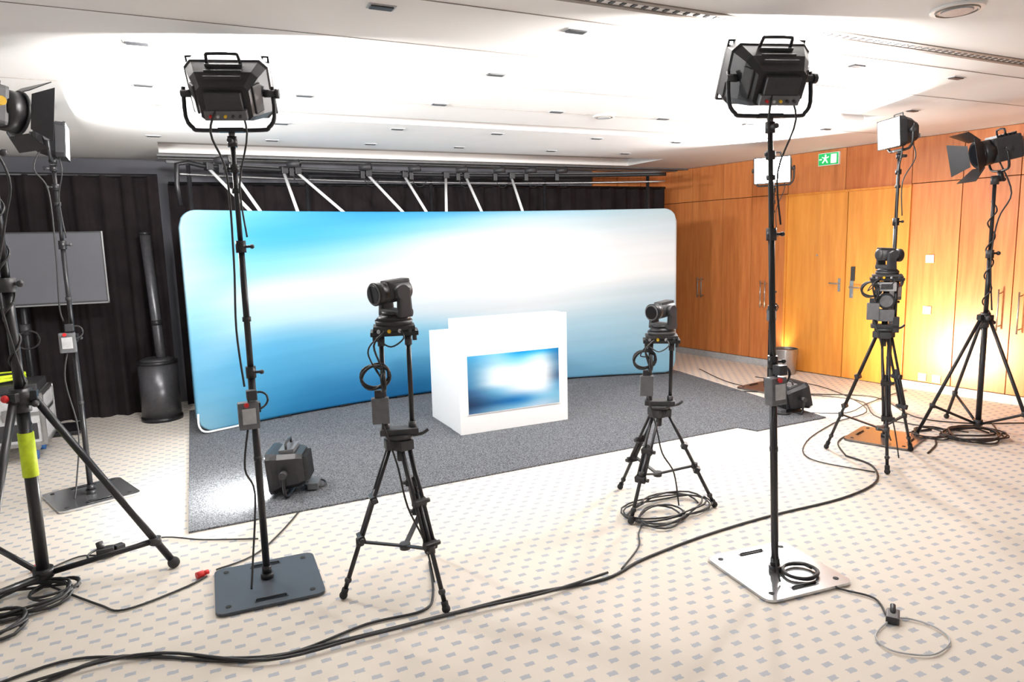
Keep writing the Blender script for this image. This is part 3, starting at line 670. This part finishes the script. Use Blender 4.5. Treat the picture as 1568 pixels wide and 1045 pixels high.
# ---------------------------------------------------------------- cables
def cable(pts,r=.008,z=.009,m=CAB,name='floor_cable',closed=False):
    b=Bld(); b.tube([(x,y,z) for x,y in pts],r,m,seg=8,n=6,closed=closed); b.make(name)
cable([(-.9,3.1),(-.63,3.23),(-.36,3.28),(.12,2.99),(.51,2.95),(1.04,2.93),(1.45,2.92),(1.86,2.87),(2.17,2.96),(2.68,3.04),(3.23,3.07),(3.86,3.06),(4.32,3.16),(4.61,3.41),(4.65,3.67)],.0075)
cable([(-.95,3.25),(-.6,3.36),(-.33,3.26),(-.05,3.10),(.29,2.96),(.65,3.03),(.92,3.02),(1.02,3.15),(1.12,3.5)],.0065)
cable([(-.95,3.18),(-.5,3.25),(-.2,3.2),(.2,2.93),(.6,2.91),(1.1,2.90),(1.5,2.87),(1.9,2.90)],.007,z=.022)
cable([(-.76,4.21),(-.5,3.85),(-.38,3.73),(-.12,3.83),(.0,3.92)],.006)
cable([(.05,3.98),(.3,4.12),(.62,4.7),(.64,4.95)],.005,z=.008)
cable([(-.82,4.42),(-.66,4.55),(-.5,4.5),(-.25,4.62),(.0,4.45),(.3,4.3)],.005)
cable([(2.78,2.37),(2.83,2.22),(2.89,2.09),(2.80,1.96)],.005)
cable([(2.78,1.93),(2.62,1.88),(2.57,1.80),(2.60,1.73),(2.70,1.67),(2.85,1.70),(2.90,1.80),(2.86,1.9),(2.78,1.94)],.004,m=LGR)
cable([(2.0,2.92),(2.24,3.1),(2.35,3.25),(2.45,3.35)],.005)
b=Bld(); b.coil((2.72,3.46,.010),.26,.006,CAB,turns=4,jit=.5,sy=.75); b.coil((2.60,3.36,.012),.15,.006,CAB,turns=2,jit=.4); b.make('coiled_cable')
b=Bld(); b.coil((2.76,2.42,.030),.085,.007,CAB,turns=4,jit=.12); b.make('coiled_cable')
b=Bld(); b.coil((6.0,3.5,.010),.22,.007,CAB,turns=5,jit=.4); b.coil((5.75,3.7,.012),.16,.006,CAB,turns=3,jit=.4); b.make('coiled_cable')
b=Bld(); b.coil((-.85,4.05,.010),.18,.008,CAB,turns=4,jit=.4); b.coil((-.98,3.8,.012),.16,.008,CAB,turns=3,jit=.4); b.coil((-.72,4.12,.012),.1,.007,CAB,turns=2,jit=.3); b.make('coiled_cable')
cable([(7.2,3.3),(6.76,3.56),(6.38,3.79),(6.21,4.17),(6.62,4.9),(6.18,5.37),(5.59,5.95)],.006)
cable([(6.1,3.6),(5.9,4.3),(6.35,4.9),(6.0,5.6),(5.9,6.3),(6.2,7.2)],.005)
cable([(4.65,3.67),(4.9,3.95),(5.2,4.05),(5.5,3.9),(5.9,3.8)],.006)
cable([(5.45,4.85),(5.8,4.6),(6.3,4.75),(6.9,4.9),(7.2,4.95)],.005)
cable([(4.5,3.3),(4.35,3.75),(4.7,4.1),(5.4,4.4),(6.1,4.6),(6.6,5.6),(6.4,6.4)],.005)
cable([(5.25,3.4),(5.5,3.5),(5.8,3.65),(6.2,3.45),(6.6,3.7)],.007)
# ---------------------------------------------------------------- world + camera
w=bpy.data.worlds.new('world'); SC.world=w; w.use_nodes=True
bg=w.node_tree.nodes['Background']; bg.inputs[0].default_value=(1.0,.98,.965,1); bg.inputs[1].default_value=.55
SC.view_settings.view_transform='Standard'
cd=bpy.data.cameras.new('camera'); cam=bpy.data.objects.new('camera',cd); SC.collection.objects.link(cam); SC.camera=cam
cd.sensor_width=36; cd.lens=36*1062/1568; cd.clip_start=.05; cd.clip_end=100
ya,pi,ro=[math.radians(v) for v in (25.42,8.05,-1.51)]
f=Vector((math.sin(ya)*math.cos(pi),math.cos(ya)*math.cos(pi),-math.sin(pi))); r=Vector((math.cos(ya),-math.sin(ya),0)); up=r.cross(f)
c,s_=math.cos(ro),math.sin(ro); r2=c*r+s_*up; u2=-s_*r+c*up
cam.matrix_world=Matrix(((r2.x,u2.x,-f.x,0),(r2.y,u2.y,-f.y,0),(r2.z,u2.z,-f.z,1.75),(0,0,0,1)))
